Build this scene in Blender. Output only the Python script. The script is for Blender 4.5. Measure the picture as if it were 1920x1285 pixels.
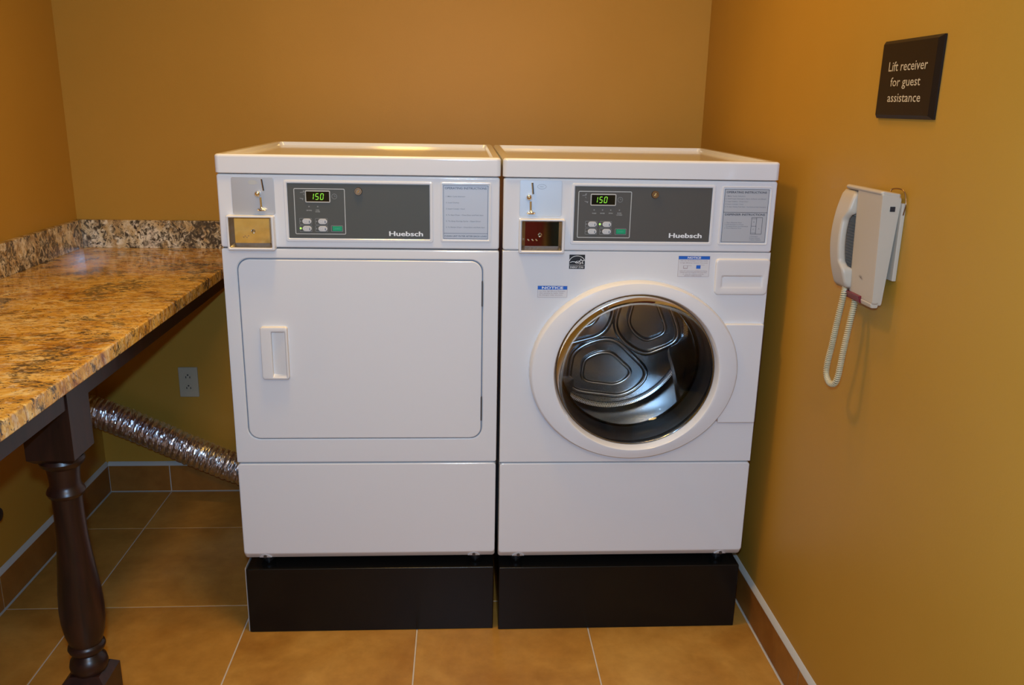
import bpy, bmesh, math, random
from mathutils import Vector, Matrix, noise
from math import sin, cos, pi, radians

random.seed(7)
for o in list(bpy.data.objects):
    bpy.data.objects.remove(o, do_unlink=True)
SC = bpy.context.scene
COL = SC.collection

# ------------------------------------------------------------------ camera
cam_d = bpy.data.cameras.new('camera')
cam = bpy.data.objects.new('camera', cam_d)
COL.objects.link(cam)
SC.camera = cam
cam_d.sensor_width = 36.0
cam_d.lens = 1599.96 / 1920 * 36.0
cam_d.clip_start = 0.02
CAMP = Vector((0.58633, -2.11524, 1.42898))
yaw, pitch, roll = 0.06282, -0.27182, 0.01865
fw = Vector((sin(yaw) * cos(pitch), cos(yaw) * cos(pitch), sin(pitch)))
rt = Vector((cos(yaw), -sin(yaw), 0))
up = rt.cross(fw)
r2 = cos(roll) * rt + sin(roll) * up
u2 = -sin(roll) * rt + cos(roll) * up
cam.matrix_world = Matrix(((r2.x, u2.x, -fw.x, CAMP.x), (r2.y, u2.y, -fw.y, CAMP.y),
                           (r2.z, u2.z, -fw.z, CAMP.z), (0, 0, 0, 1)))

# ------------------------------------------------------------------ world, lights, exposure
w = bpy.data.worlds.new('world')
SC.world = w
w.use_nodes = True
w.node_tree.nodes['Background'].inputs[0].default_value = (1.0, 0.8, 0.6, 1)
w.node_tree.nodes['Background'].inputs[1].default_value = 0.005
SC.view_settings.view_transform = 'Standard'
SC.view_settings.look = 'None'
SC.view_settings.exposure = 0.0
SC.view_settings.gamma = 1.0
SC.view_settings.use_curve_mapping = False
SC.cycles.use_denoising = True
SC.cycles.caustics_reflective = True
SC.cycles.caustics_refractive = True
SC.cycles.blur_glossy = 0.3
SC.cycles.max_bounces = 10
SC.cycles.transparent_max_bounces = 12


def light(name, kind, loc, energy, color, target=None, **kw):
    d = bpy.data.lights.new(name, kind)
    d.energy = energy
    d.color = color
    for k, v in kw.items():
        setattr(d, k, v)
    o = bpy.data.objects.new(name, d)
    COL.objects.link(o)
    o.location = loc
    if target is not None:
        o.rotation_euler = (Vector(target) - Vector(loc)).to_track_quat('-Z', 'Y').to_euler()
    return o


# the little flash on top of the camera that took the picture: cool against the warm room lamps
light('camera_flash', 'POINT', (0.57, -2.10, 1.52), 101, (0.335, 0.62, 1.0), shadow_soft_size=0.018)
# warm recessed ceiling lamps, the rearmost an added fill
light('ceiling_or_fill_lamp', 'AREA', (0.30, -0.25, 2.47), 8.5, (1.0, 0.58, 0.10), (0.30, -0.25, 0.0), shape='DISK', size=0.24, spread=radians(140))
light('ceiling_or_fill_lamp', 'AREA', (0.90, -0.10, 2.47), 7.0, (1.0, 0.58, 0.10), (0.90, -0.10, 0.0), shape='DISK', size=0.25)
light('ceiling_or_fill_lamp', 'AREA', (0.60, -2.70, 2.47), 22, (1.0, 0.64, 0.22), (0.60, -2.70, 0.0), shape='DISK', size=0.40)  # added rear fill light, no known lamp behind the camera

# ------------------------------------------------------------------ materials


def mat(name, color, rough=0.5, metal=0.0, coat=0.0, spec=0.5, emit=None, estr=1.0):
    m = bpy.data.materials.new(name)
    m.use_nodes = True
    b = m.node_tree.nodes['Principled BSDF']
    b.inputs['Base Color'].default_value = (*color, 1)
    b.inputs['Roughness'].default_value = rough
    b.inputs['Metallic'].default_value = metal
    b.inputs['Coat Weight'].default_value = coat
    b.inputs['Coat Roughness'].default_value = 0.06
    b.inputs['Specular IOR Level'].default_value = spec
    if emit:
        b.inputs['Emission Color'].default_value = (*emit, 1)
        b.inputs['Emission Strength'].default_value = estr
    return m


def nodes(m):
    nt = m.node_tree
    return nt, nt.nodes, nt.links, nt.nodes['Principled BSDF']


def mapping(nt, scale=(1, 1, 1), rot=(0, 0, 0), kind='Object'):
    tc = nt.nodes.new('ShaderNodeTexCoord')
    mp = nt.nodes.new('ShaderNodeMapping')
    mp.inputs['Scale'].default_value = scale
    mp.inputs['Rotation'].default_value = rot
    nt.links.new(tc.outputs[kind], mp.inputs[0])
    return mp.outputs[0]


def noise_n(nt, vec, scale, detail=4, rough=0.5, dist=0.0):
    n = nt.nodes.new('ShaderNodeTexNoise')
    n.inputs['Scale'].default_value = scale
    n.inputs['Detail'].default_value = detail
    n.inputs['Roughness'].default_value = rough
    n.inputs['Distortion'].default_value = dist
    nt.links.new(vec, n.inputs['Vector'])
    return n.outputs['Fac']


def ramp(nt, fac, stops):
    r = nt.nodes.new('ShaderNodeValToRGB')
    el = r.color_ramp.elements
    while len(el) < len(stops):
        el.new(0.5)
    for e, (p, c) in zip(el, stops):
        e.position = p
        e.color = (*c, 1) if len(c) == 3 else c
    nt.links.new(fac, r.inputs[0])
    return r.outputs[0]


def mix(nt, fac, a, b, mode='MIX'):
    m = nt.nodes.new('ShaderNodeMix')
    m.data_type = 'RGBA'
    m.blend_type = mode
    for sock, v in ((m.inputs[0], fac), (m.inputs[6], a), (m.inputs[7], b)):
        if isinstance(v, (int, float)):
            sock.default_value = v
        elif isinstance(v, tuple):
            sock.default_value = (*v, 1)
        else:
            nt.links.new(v, sock)
    return m.outputs[2]


def bump(nt, h, strength=0.2, dist=0.002):
    b = nt.nodes.new('ShaderNodeBump')
    b.inputs['Strength'].default_value = strength
    b.inputs['Distance'].default_value = dist
    nt.links.new(h, b.inputs['Height'])
    nt.links.new(b.outputs[0], nt.nodes['Principled BSDF'].inputs['Normal'])


def wall_paint():
    m = mat('ochre_wall_paint', (0.43, 0.226, 0.028), rough=0.5, spec=0.25)
    nt, N, L, b = nodes(m)
    v = mapping(nt)
    c = ramp(nt, noise_n(nt, v, 3, 3), [(0.3, (0.422, 0.220, 0.026)), (0.7, (0.446, 0.234, 0.030))])
    L.new(c, b.inputs['Base Color'])
    bump(nt, noise_n(nt, v, 260, 3), 0.25, 0.0006)
    return m


def tile_mat(name='terracotta_tile', k=(0.88, 0.86, 0.84)):
    m = mat(name, (0.4, 0.2, 0.08), rough=0.38, spec=0.4)
    nt, N, L, b = nodes(m)
    tc = N.new('ShaderNodeTexCoord')
    oi = N.new('ShaderNodeObjectInfo')
    add = N.new('ShaderNodeVectorMath')
    add.operation = 'ADD'
    sc_ = N.new('ShaderNodeVectorMath')
    sc_.operation = 'SCALE'
    sc_.inputs[3].default_value = 7.3
    L.new(oi.outputs['Location'], sc_.inputs[0])
    L.new(tc.outputs['Object'], add.inputs[0])
    L.new(sc_.outputs[0], add.inputs[1])
    v = add.outputs[0]
    c1 = ramp(nt, noise_n(nt, v, 3.2, 5, 0.6, 0.6), [(0.32, (0.41, 0.185, 0.030)), (0.52, (0.51, 0.255, 0.048)), (0.72, (0.60, 0.33, 0.075))])
    c2 = ramp(nt, noise_n(nt, v, 22, 5, 0.65), [(0.3, (0.80, 0.78, 0.74)), (0.7, (1.0, 1.0, 1.0))])
    L.new(mix(nt, 1.0, mix(nt, 1.0, c1, c2, 'MULTIPLY'), k, 'MULTIPLY'), b.inputs['Base Color'])
    bump(nt, noise_n(nt, v, 30, 4), 0.15, 0.001)
    return m


def granite_mat(name, rot, scl, stops, rustiness=0.6, creamy=0.4, fl_scale=70, vein_edge=0.45):
    m = mat(name, (0.5, 0.33, 0.13), rough=0.09, spec=0.4)
    nt, N, L, b = nodes(m)
    v = mapping(nt, scl, rot)
    v2 = mapping(nt, (1, 1.5, 1), (0.2, 0.3, 0.7))
    base = ramp(nt, noise_n(nt, v, 8, 6, 0.65, 1.8), list(zip((0.30, 0.42, 0.54, 0.66), stops)))
    rust = ramp(nt, noise_n(nt, v, 24, 5, 0.65, 1.0), [(0.36, (0.22, 0.07, 0.02)), (0.50, (1, 1, 1))])
    c = mix(nt, rustiness, base, rust, 'MULTIPLY')
    cream = ramp(nt, noise_n(nt, v, 42, 3, 0.6, 0.5), [(0.53, (0, 0, 0)), (0.64, (1, 1, 1))])
    c = mix(nt, mix(nt, 1.0, cream, (creamy, creamy, creamy), 'MULTIPLY'), c, (0.80, 0.70, 0.50))
    vein = ramp(nt, noise_n(nt, v2, 4.2, 8, 0.70, 2.2), [(vein_edge - 0.02, (0, 0, 0)), (vein_edge + 0.03, (1, 1, 1))])
    spots = ramp(nt, noise_n(nt, v, 38, 5, 0.7, 1.5), [(0.44, (0.0, 0.0, 0.0)), (0.58, (1, 1, 1))])
    c = mix(nt, vein, mix(nt, spots, (0.070, 0.055, 0.036), c), c)
    fleck = ramp(nt, noise_n(nt, v, fl_scale, 4, 0.65, 1.5), [(0.36, (0, 0, 0)), (0.42, (1, 1, 1))])
    c = mix(nt, fleck, (0.035, 0.022, 0.018), c)
    L.new(c, b.inputs['Base Color'])
    return m


def wood_mat():
    m = mat('dark_espresso_wood', (0.035, 0.012, 0.007), rough=0.34, spec=0.35)
    nt, N, L, b = nodes(m)
    v = mapping(nt, (30, 30, 3))
    c = ramp(nt, noise_n(nt, v, 1.5, 4, 0.6, 0.5), [(0.3, (0.009, 0.004, 0.003)), (0.7, (0.030, 0.010, 0.006))])
    L.new(c, b.inputs['Base Color'])
    return m


def foil_mat():
    m = mat('crinkled_aluminium_foil', (0.80, 0.80, 0.84), rough=0.30, metal=1.0)
    nt, N, L, b = nodes(m)
    v = mapping(nt)
    return m


def drum_mat():
    m = mat('perforated_steel', (0.60, 0.61, 0.62), rough=0.22, metal=1.0)
    nt, N, L, b = nodes(m)
    tc = N.new('ShaderNodeTexCoord')
    sp = N.new('ShaderNodeSeparateXYZ')
    L.new(tc.outputs['Object'], sp.inputs[0])
    at = N.new('ShaderNodeMath'); at.operation = 'ARCTAN2'
    L.new(sp.outputs[0], at.inputs[0]); L.new(sp.outputs[2], at.inputs[1])
    cb = N.new('ShaderNodeCombineXYZ')
    sinn = []
    for src, k in ((at.outputs[0], 2 * pi * 44), (sp.outputs[1], 2 * pi * 170)):
        mu = N.new('ShaderNodeMath'); mu.operation = 'MULTIPLY'; mu.inputs[1].default_value = k / (1 if k < 200 else 1)
        L.new(src, mu.inputs[0])
        si = N.new('ShaderNodeMath'); si.operation = 'SINE'
        L.new(mu.outputs[0], si.inputs[0])
        sinn.append(si.outputs[0])
    pr = N.new('ShaderNodeMath'); pr.operation = 'MULTIPLY'
    L.new(sinn[0], pr.inputs[0]); L.new(sinn[1], pr.inputs[1])
    c = ramp(nt, pr.outputs[0], [(0.10, (0.44, 0.44, 0.44)), (0.35, (0.03, 0.03, 0.03))])
    L.new(c, b.inputs['Base Color'])
    return m


def thin_glass():
    m = bpy.data.materials.new('door_glass')
    m.use_nodes = True
    nt = m.node_tree
    nt.nodes.clear()
    out = nt.nodes.new('ShaderNodeOutputMaterial')
    tr = nt.nodes.new('ShaderNodeBsdfTransparent')
    tr.inputs[0].default_value = (0.86, 0.89, 0.90, 1)
    gl = nt.nodes.new('ShaderNodeBsdfGlossy')
    gl.inputs['Roughness'].default_value = 0.01
    fr = nt.nodes.new('ShaderNodeFresnel')
    fr.inputs[0].default_value = 1.30
    mx = nt.nodes.new('ShaderNodeMixShader')
    nt.links.new(fr.outputs[0], mx.inputs[0])
    nt.links.new(tr.outputs[0], mx.inputs[1])
    nt.links.new(gl.outputs[0], mx.inputs[2])
    nt.links.new(mx.outputs[0], out.inputs[0])
    return m


M = dict(
    wall=wall_paint(), tile=tile_mat(), basetile=tile_mat('reddish_brown_tile', (0.62, 0.50, 0.50)),
    grout=mat('pale_grout', (0.50, 0.44, 0.37), 0.8),
    caulk=mat('grey_caulk', (0.46, 0.45, 0.41), 0.6),
    ceil=mat('white_ceiling', (0.75, 0.72, 0.66), 0.9),
    granite=granite_mat('golden_granite', (0, 0, 0.35), (1.0, 1.7, 1.0), [(0.28, 0.10, 0.018), (0.58, 0.29, 0.045), (0.72, 0.42, 0.085), (0.82, 0.62, 0.27)]),
    granite2=granite_mat('cream_granite', (0, 0.4, 0), (1.1, 1.1, 0.9), [(0.20, 0.13, 0.08), (0.50, 0.32, 0.13), (0.66, 0.52, 0.30), (0.78, 0.68, 0.50)], 0.45, 0.9, 55, 0.52),
    wood=wood_mat(), foil=foil_mat(), drum=drum_mat(), glass=thin_glass(),
    enamel=mat('white_enamel', (0.70, 0.705, 0.715), 0.12, coat=0.3),
    plastic=mat('white_plastic', (0.70, 0.685, 0.67), 0.35, spec=0.4),
    black=mat('black_painted_steel', (0.006, 0.0055, 0.005), 0.22, spec=0.25),
    rubber=mat('black_rubber', (0.012, 0.012, 0.013), 0.35),
    gap=mat('dark_gap', (0.02, 0.016, 0.014), 0.7),
    hinge=mat('brown_hinge', (0.05, 0.04, 0.035), 0.5),
    steel=mat('stainless_steel', (0.46, 0.455, 0.45), 0.26, metal=1.0),
    chrome=mat('chrome', (0.82, 0.82, 0.82), 0.06, metal=1.0),
    alu=mat('brushed_aluminium', (0.50, 0.51, 0.52), 0.42, metal=0.7),
    paleplate=mat('pale_blue_grey_plate', (0.50, 0.55, 0.60), 0.4, metal=0.2),
    panelgrey=mat('charcoal_overlay', (0.082, 0.084, 0.074), 0.55, spec=0.25),
    panelgrey2=mat('charcoal_overlay_warm', (0.085, 0.080, 0.070), 0.55, spec=0.25),
    trace=mat('light_grey_print', (0.45, 0.45, 0.42), 0.5),
    faint=mat('faint_grey_print', (0.22, 0.22, 0.21), 0.5),
    white=mat('white_print', (0.80, 0.80, 0.78), 0.5),
    ink=mat('dark_grey_ink', (0.055, 0.06, 0.075), 0.5),
    ink2=mat('mid_grey_ink', (0.16, 0.17, 0.19), 0.5),
    blueline=mat('slate_blue_ink', (0.10, 0.125, 0.17), 0.5),
    sticker=mat('blue_grey_sticker', (0.46, 0.49, 0.54), 0.4),
    sticker2=mat('grey_sticker', (0.43, 0.45, 0.47), 0.4),
    stickerw=mat('white_sticker', (0.64, 0.63, 0.63), 0.4),
    blue=mat('notice_blue', (0.01, 0.12, 0.52), 0.4),
    pinkink=mat('rose_grey_ink', (0.30, 0.20, 0.20), 0.5),
    blackink=mat('black_ink', (0.008, 0.008, 0.01), 0.4),
    display=mat('display_window', (0.006, 0.007, 0.006), 0.12),
    led=mat('green_led_digits', (0.1, 0.5, 0.02), 0.5, emit=(0.26, 0.56, 0.02), estr=0.75),
    lamp=mat('green_indicator', (0.3, 0.7, 0.1), 0.4, emit=(0.42, 0.75, 0.12), estr=0.8),
    green=mat('green_button', (0.0, 0.30, 0.13), 0.4),
    button=mat('white_button', (0.55, 0.54, 0.52), 0.4),
    brass=mat('aged_brass', (0.34, 0.22, 0.13), 0.3, metal=1.0),
    phone=mat('ivory_plastic', (0.46, 0.39, 0.30), 0.4, spec=0.35),
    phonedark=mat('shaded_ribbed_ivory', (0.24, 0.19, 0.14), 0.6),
    cordm=mat('cream_cord', (0.50, 0.42, 0.25), 0.45),
    red=mat('dark_red_lens', (0.16, 0.012, 0.02), 0.25),
    jack=mat('black_jack', (0.01, 0.014, 0.02), 0.4),
    sign=mat('dark_brown_sign', (0.010, 0.0055, 0.004), 0.35, spec=0.3),
    signtext=mat('beige_lettering', (0.52, 0.42, 0.27), 0.5),
    outlet=mat('ivory_outlet', (0.42, 0.37, 0.26), 0.4),
    hredm=mat('red_canvas', (0.14, 0.006, 0.010), 0.8),
    tealm=mat('dark_teal_canvas', (0.004, 0.022, 0.032), 0.8),
)

# ------------------------------------------------------------------ mesh helpers


def finish(name, me, m, parent=None, smooth=40):
    if m is not None:
        me.materials.append(M[m] if isinstance(m, str) else m)
    if smooth:
        for p in me.polygons:
            p.use_smooth = True
        me.set_sharp_from_angle(angle=radians(smooth))
    me.name = name
    o = bpy.data.objects.new(name, me)
    COL.objects.link(o)
    if parent is not None:
        o.parent = parent
    if smooth:
        wn = o.modifiers.new('weighted_normals', 'WEIGHTED_NORMAL')
        wn.keep_sharp = True
    return o


def mesh_of(verts, faces):
    me = bpy.data.meshes.new('m')
    me.from_pydata([tuple(v) for v in verts], [], faces)
    bm = bmesh.new()
    bm.from_mesh(me)
    bmesh.ops.recalc_face_normals(bm, faces=bm.faces)
    bm.to_mesh(me)
    bm.free()
    return me


def loft(name, loops, m, parent=None, cap0=True, cap1=True, closed=False, smooth=40):
    """loops: lists of 3-D points with the same count, bridged one after another"""
    n = len(loops[0])
    V = [p for lp in loops for p in lp]
    F = []
    k = len(loops)
    for i in range(k if closed else k - 1):
        a, b = i * n, ((i + 1) % k) * n
        for j in range(n):
            j2 = (j + 1) % n
            F.append((a + j, a + j2, b + j2, b + j))
    if not closed:
        if cap0:
            F.append(tuple(range(n))[::-1])
        if cap1:
            F.append(tuple((k - 1) * n + j for j in range(n)))
    return finish(name, mesh_of(V, F), m, parent, smooth)


def rrect(x0, x1, z0, z1, r, n=5):
    pts = []
    r = min(r, (x1 - x0) / 2 - 1e-6, (z1 - z0) / 2 - 1e-6)
    for cx, cz, a0 in ((x1 - r, z1 - r, 0), (x0 + r, z1 - r, 90), (x0 + r, z0 + r, 180), (x1 - r, z0 + r, 270)):
        for i in range(n + 1):
            a = radians(a0 + 90 * i / n)
            pts.append((cx + r * cos(a), cz + r * sin(a)))
    return pts


def at_y(pts, y):
    return [(x, y, z) for x, z in pts]


def plate(name, rect, y0, y1, m, parent=None, r=0.004, b=0.002, n=5):
    """rounded rectangular plate standing in the x-z plane, from y0 (back) to y1 (front, smaller)"""
    x0, x1, z0, z1 = rect
    L = [at_y(rrect(x0, x1, z0, z1, r, n), y0), at_y(rrect(x0, x1, z0, z1, r, n), y1 + b)]
    for a in (30, 60, 90):
        d = b * (1 - cos(radians(a)))
        e = b * sin(radians(a))
        L.append(at_y(rrect(x0 + d, x1 - d, z0 + d, z1 - d, max(r - d, 1e-4), n), y1 + b - e))
    return loft(name, L, m, parent)


def frame(name, outer, inner, y0, y1, m, parent=None, ro=0.004, ri=0.003, b=0.002, yin=None, n=5):
    """picture-frame: outer rect with a hole; inner walls go back to yin"""
    if yin is None:
        yin = y0
    x0, x1, z0, z1 = outer
    i0, i1, j0, j1 = inner
    L = [at_y(rrect(x0, x1, z0, z1, ro, n), y0), at_y(rrect(x0, x1, z0, z1, ro, n), y1 + b)]
    for a in (45, 90):
        d = b * (1 - cos(radians(a)))
        e = b * sin(radians(a))
        L.append(at_y(rrect(x0 + d, x1 - d, z0 + d, z1 - d, max(ro - d, 1e-4), n), y1 + b - e))
    c = b * 0.6
    L.append(at_y(rrect(i0 - c, i1 + c, j0 - c, j1 + c, ri + c, n), y1))
    L.append(at_y(rrect(i0, i1, j0, j1, ri, n), y1 + c))
    L.append(at_y(rrect(i0, i1, j0, j1, ri, n), yin))
    if yin != y0:
        L.append(at_y(rrect(i0, i1, j0, j1, ri, n), y0))
    return loft(name, L, m, parent, closed=True)


def box(name, lo, hi, m, parent=None, b=0.0, seg=2, smooth=40):
    bm = bmesh.new()
    bmesh.ops.create_cube(bm, size=1)
    for v in bm.verts:
        v.co = Vector([lo[i] + (v.co[i] + 0.5) * (hi[i] - lo[i]) for i in range(3)])
    if b > 0:
        bmesh.ops.bevel(bm, geom=bm.edges[:], offset=b, segments=seg, affect='EDGES', profile=0.5)
    me = bpy.data.meshes.new(name)
    bm.to_mesh(me)
    bm.free()
    return finish(name, me, m, parent, smooth)


def lathe(name, prof, m, parent=None, axis='z', center=(0, 0, 0), n=40, cap0=True, cap1=True, sx=1.0, sz=1.0):
    """prof: (radius, height) pairs"""
    L = []
    for r, h in prof:
        lp = []
        for i in range(n):
            a = 2 * pi * i / n
            c, s = r * cos(a), r * sin(a)
            if axis == 'z':
                lp.append((center[0] + c * sx, center[1] + s * sz, center[2] + h))
            else:
                lp.append((center[0] + c * sx, center[1] + h, center[2] + s * sz))
        L.append(lp)
    return loft(name, L, m, parent, cap0, cap1)


def tube_data(path, r, n=8, cyclic=False):
    P = [Vector(p) for p in path]
    k = len(P)
    V, F = [], []
    t0 = (P[1] - P[0]).normalized()
    ref = Vector((0, 0, 1)) if abs(t0.z) < 0.9 else Vector((1, 0, 0))
    nrm = t0.cross(ref).normalized()
    for i, p in enumerate(P):
        a = P[(i - 1) % k] if (cyclic or i > 0) else p
        c = P[(i + 1) % k] if (cyclic or i < k - 1) else p
        t = (c - a).normalized()
        nrm = (nrm - t * nrm.dot(t)).normalized()
        bn = t.cross(nrm)
        rr = r(i / (k - 1)) if callable(r) else r
        for j in range(n):
            an = 2 * pi * j / n
            V.append(p + (nrm * cos(an) + bn * sin(an)) * rr)
    for i in range(k if cyclic else k - 1):
        a, b = i * n, ((i + 1) % k) * n
        for j in range(n):
            F.append((a + j, a + (j + 1) % n, b + (j + 1) % n, b + j))
    if not cyclic:
        F.append(tuple(range(n))[::-1])
        F.append(tuple((k - 1) * n + j for j in range(n)))
    return V, F


def tube(name, path, r, m, parent=None, n=8, cyclic=False):
    V, F = tube_data(path, r, n, cyclic)
    return finish(name, mesh_of(V, F), m, parent, 60)


def smooth_path(pts, n):
    """Catmull-Rom through pts"""
    P = [Vector(p) for p in pts]
    P = [2 * P[0] - P[1]] + P + [2 * P[-1] - P[-2]]
    out = []
    segs = len(P) - 3
    for i in range(n):
        u = i / (n - 1) * segs
        k = min(int(u), segs - 1)
        t = u - k
        a, b, c, d = P[k:k + 4]
        out.append(0.5 * ((2 * b) + (c - a) * t + (2 * a - 5 * b + 4 * c - d) * t * t + (3 * b - a - 3 * c + d) * t ** 3))
    return out


def thing(name, loc=(0, 0, 0), rz=0.0, label=None, cat=None, group=None):
    o = bpy.data.objects.new(name, None)
    o.empty_display_size = 0.05
    COL.objects.link(o)
    o.location = loc
    o.rotation_euler = (0, 0, rz)
    return tag(o, label, cat, group)


def tag(o, label=None, cat=None, group=None, kind=None):
    for k, v in (('label', label), ('category', cat), ('group', group), ('kind', kind)):
        if v:
            o[k] = v
    return o


class Print:
    """collects flat print (text and lines) that lies on one surface; (u, v) mapped by f to 3-D"""

    def __init__(self, f):
        self.f, self.V, self.F = f, [], []

    def add(self, pts, faces):
        k = len(self.V)
        self.V += [self.f(u, v) for u, v in pts]
        self.F += [tuple(k + i for i in fc) for fc in faces]

    def rect(self, u0, u1, v0, v1):
        self.add([(u0, v0), (u1, v0), (u1, v1), (u0, v1)], [(0, 1, 2, 3)])

    def outline(self, u0, u1, v0, v1, r, w):
        a, b = rrect(u0, u1, v0, v1, r), rrect(u0 + w, u1 - w, v0 + w, v1 - w, max(r - w, 1e-5))
        n = len(a)
        self.add(a + b, [(i, (i + 1) % n, n + (i + 1) % n, n + i) for i in range(n)])

    def oval(self, cu, cv, a, b, n=24):
        self.add([(cu + a * cos(2 * pi * i / n), cv + b * sin(2 * pi * i / n)) for i in range(n)], [tuple(range(n))])

    def ring(self, cu, cv, a, b, w, n=24):
        o = [(cu + a * cos(2 * pi * i / n), cv + b * sin(2 * pi * i / n)) for i in range(n)]
        q = [(cu + (a - w) * cos(2 * pi * i / n), cv + (b - w) * sin(2 * pi * i / n)) for i in range(n)]
        self.add(o + q, [(i, (i + 1) % n, n + (i + 1) % n, n + i) for i in range(n)])

    def poly(self, pts):
        self.add(pts, [tuple(range(len(pts)))])

    def line(self, p, q, w):
        p, q = Vector(p), Vector(q)
        t = (q - p).normalized() * (w / 2)
        s = Vector((-t.y, t.x))
        self.add([tuple(p - s), tuple(q - s), tuple(q + s), tuple(p + s)], [(0, 1, 2, 3)])

    def text(self, s, u0, v0, height, width=None, align='l', bold=0.0, shear=0.0):
        """height: cap height; v0: baseline; width: fit the whole line to it"""
        cu = bpy.data.curves.new('t', 'FONT')
        cu.body = s
        cu.size = 1
        cu.offset = bold
        cu.shear = shear
        cu.resolution_u = 2
        ob = bpy.data.objects.new('t', cu)
        COL.objects.link(ob)
        dg = bpy.context.evaluated_depsgraph_get()
        ev = ob.evaluated_get(dg)
        me = ev.to_mesh()
        vs = [(v.co.x, v.co.y) for v in me.vertices]
        fs = [tuple(p.vertices) for p in me.polygons]
        ev.to_mesh_clear()
        bpy.data.objects.remove(ob)
        bpy.data.curves.remove(cu)
        if not vs:
            return
        xa, xb = min(v[0] for v in vs), max(v[0] for v in vs)
        sy = height / 0.72
        sx = width / (xb - xa) if width else sy
        wd = (xb - xa) * sx
        off = u0 - (wd / 2 if align == 'c' else wd if align == 'r' else 0)
        self.add([(off + (x - xa) * sx, v0 + y * sy) for x, y in vs], fs)

    def build(self, name, m, parent=None):
        me = bpy.data.meshes.new(name)
        me.from_pydata([tuple(v) for v in self.V], [], self.F)
        return finish(name, me, m, parent, 0)


def front(y):
    return lambda u, v: (u, y, v)


# ------------------------------------------------------------------ the room
XL, XR, YB, YF, ZC = -0.7335, 1.429, 0.9142, -3.7, 2.5
TS, TX, TY = 0.48324, -0.0171, 0.6130     # tile size and joint origin


def slab(name, lo, hi, m):
    o = box(name, lo, hi, m)
    o['kind'] = 'structure'
    return o


slab('wall_back', (XL - 0.1, YB, -0.05), (XR + 0.1, YB + 0.1, ZC), 'wall')
slab('wall_left', (XL - 0.1, YF, -0.05), (XL, YB, ZC), 'wall')
slab('wall_right', (XR, YF, -0.05), (XR + 0.1, YB, ZC), 'wall')
slab('wall_front', (XL - 0.1, YF - 0.1, -0.05), (XR + 0.1, YF, ZC), 'wall')
slab('ceiling', (XL - 0.1, YF - 0.1, ZC), (XR + 0.1, YB + 0.1, ZC + 0.1), 'ceil')
floor = slab('floor', (XL, YF, -0.05), (XR, YB, -0.0018), 'grout')

G = 0.0038
xs = [XL + 0.012]
k = math.ceil((XL + 0.03 - TX) / TS)
while TX + k * TS < XR - 0.03:
    xs.append(TX + k * TS)
    k += 1
xs.append(XR - 0.012)
ys = [YB - 0.012]
yy = TY
while yy > YF + 0.05:
    ys.append(yy)
    yy -= TS
ys.append(YF + 0.01)
tile_cache = {}
for i in range(len(xs) - 1):
    for j in range(len(ys) - 1):
        x0, x1, y1, y0 = xs[i] + G / 2, xs[i + 1] - G / 2, ys[j] - G / 2, ys[j + 1] + G / 2
        key = (round(x1 - x0, 4), round(y1 - y0, 4))
        c = ((x0 + x1) / 2, (y0 + y1) / 2, -0.012)
        if key not in tile_cache:
            a, b = key[0] / 2, key[1] / 2
            o = box('tile', (-a, -b, 0), (a, b, 0.012), 'tile', floor, b=0.0012, seg=1)
            tile_cache[key] = o.data
        else:
            o = bpy.data.objects.new('tile', tile_cache[key])
            COL.objects.link(o)
            o.parent = floor
        o.location = c

# baseboard tiles with a caulk bead on top
BH, BT = 0.108, 0.010


def baseboard(side, p0, p1, inward, cuts):
    """runs from p0 to p1 (2-D); cuts are distances of joints"""
    p0, p1, inward = Vector(p0), Vector(p1), Vector(inward)
    d = (p1 - p0)
    Ln = d.length
    d = d / Ln

    def blk(name, s0, s1, t0, t1, z0, z1, m, parent, b):
        a = p0 + d * s0 + inward * t0
        c = p0 + d * s1 + inward * t1
        lo = (min(a.x, c.x), min(a.y, c.y), z0)
        hi = (max(a.x, c.x), max(a.y, c.y), z1)
        return box(name, lo, hi, m, parent, b, 2)
    root = blk('baseboard_' + side, 0, Ln, 0.0, BT - 0.002, 0, BH, 'grout', None, 0)
    root['kind'] = 'structure'
    cc = [0] + cuts + [Ln]
    for a, b in zip(cc[:-1], cc[1:]):
        t = blk('tile', a + G / 2, b - G / 2, 0.001, BT, 0.003, BH - 0.002, 'basetile', root, 0.001)
    # caulk: a small sloping bead
    pr = [(0.0, BH - 0.003), (BT + 0.0005, BH - 0.003), (BT - 0.001, BH + 0.001), (0.003, BH + 0.010), (0.0, BH + 0.011)]
    L = []
    nseg = 40
    for i in range(nseg + 1):
        s = Ln * i / nseg
        q = p0 + d * s
        wob = 0.0012 * noise.noise(Vector((s * 9, p0.x, 0)))
        L.append([(q.x + inward.x * max(0, t), q.y + inward.y * max(0, t), z + (wob if z > BH else 0)) for t, z in pr])
    loft('caulk_bead', L, 'caulk', root)
    return root


baseboard('back', (XL + BT, YB), (XR - BT, YB), (0, -1), [x - XL - BT for x in xs[1:-1]])
baseboard('left', (XL, YB), (XL, YF), (1, 0), [YB - y for y in ys[1:-1]])
baseboard('right', (XR, YB), (XR, YF), (-1, 0), [YB - y for y in ys[1:-1]])

# ------------------------------------------------------------------ laundry machines
W, HC, B0 = 0.683, 1.3034, 0.2203


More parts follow.
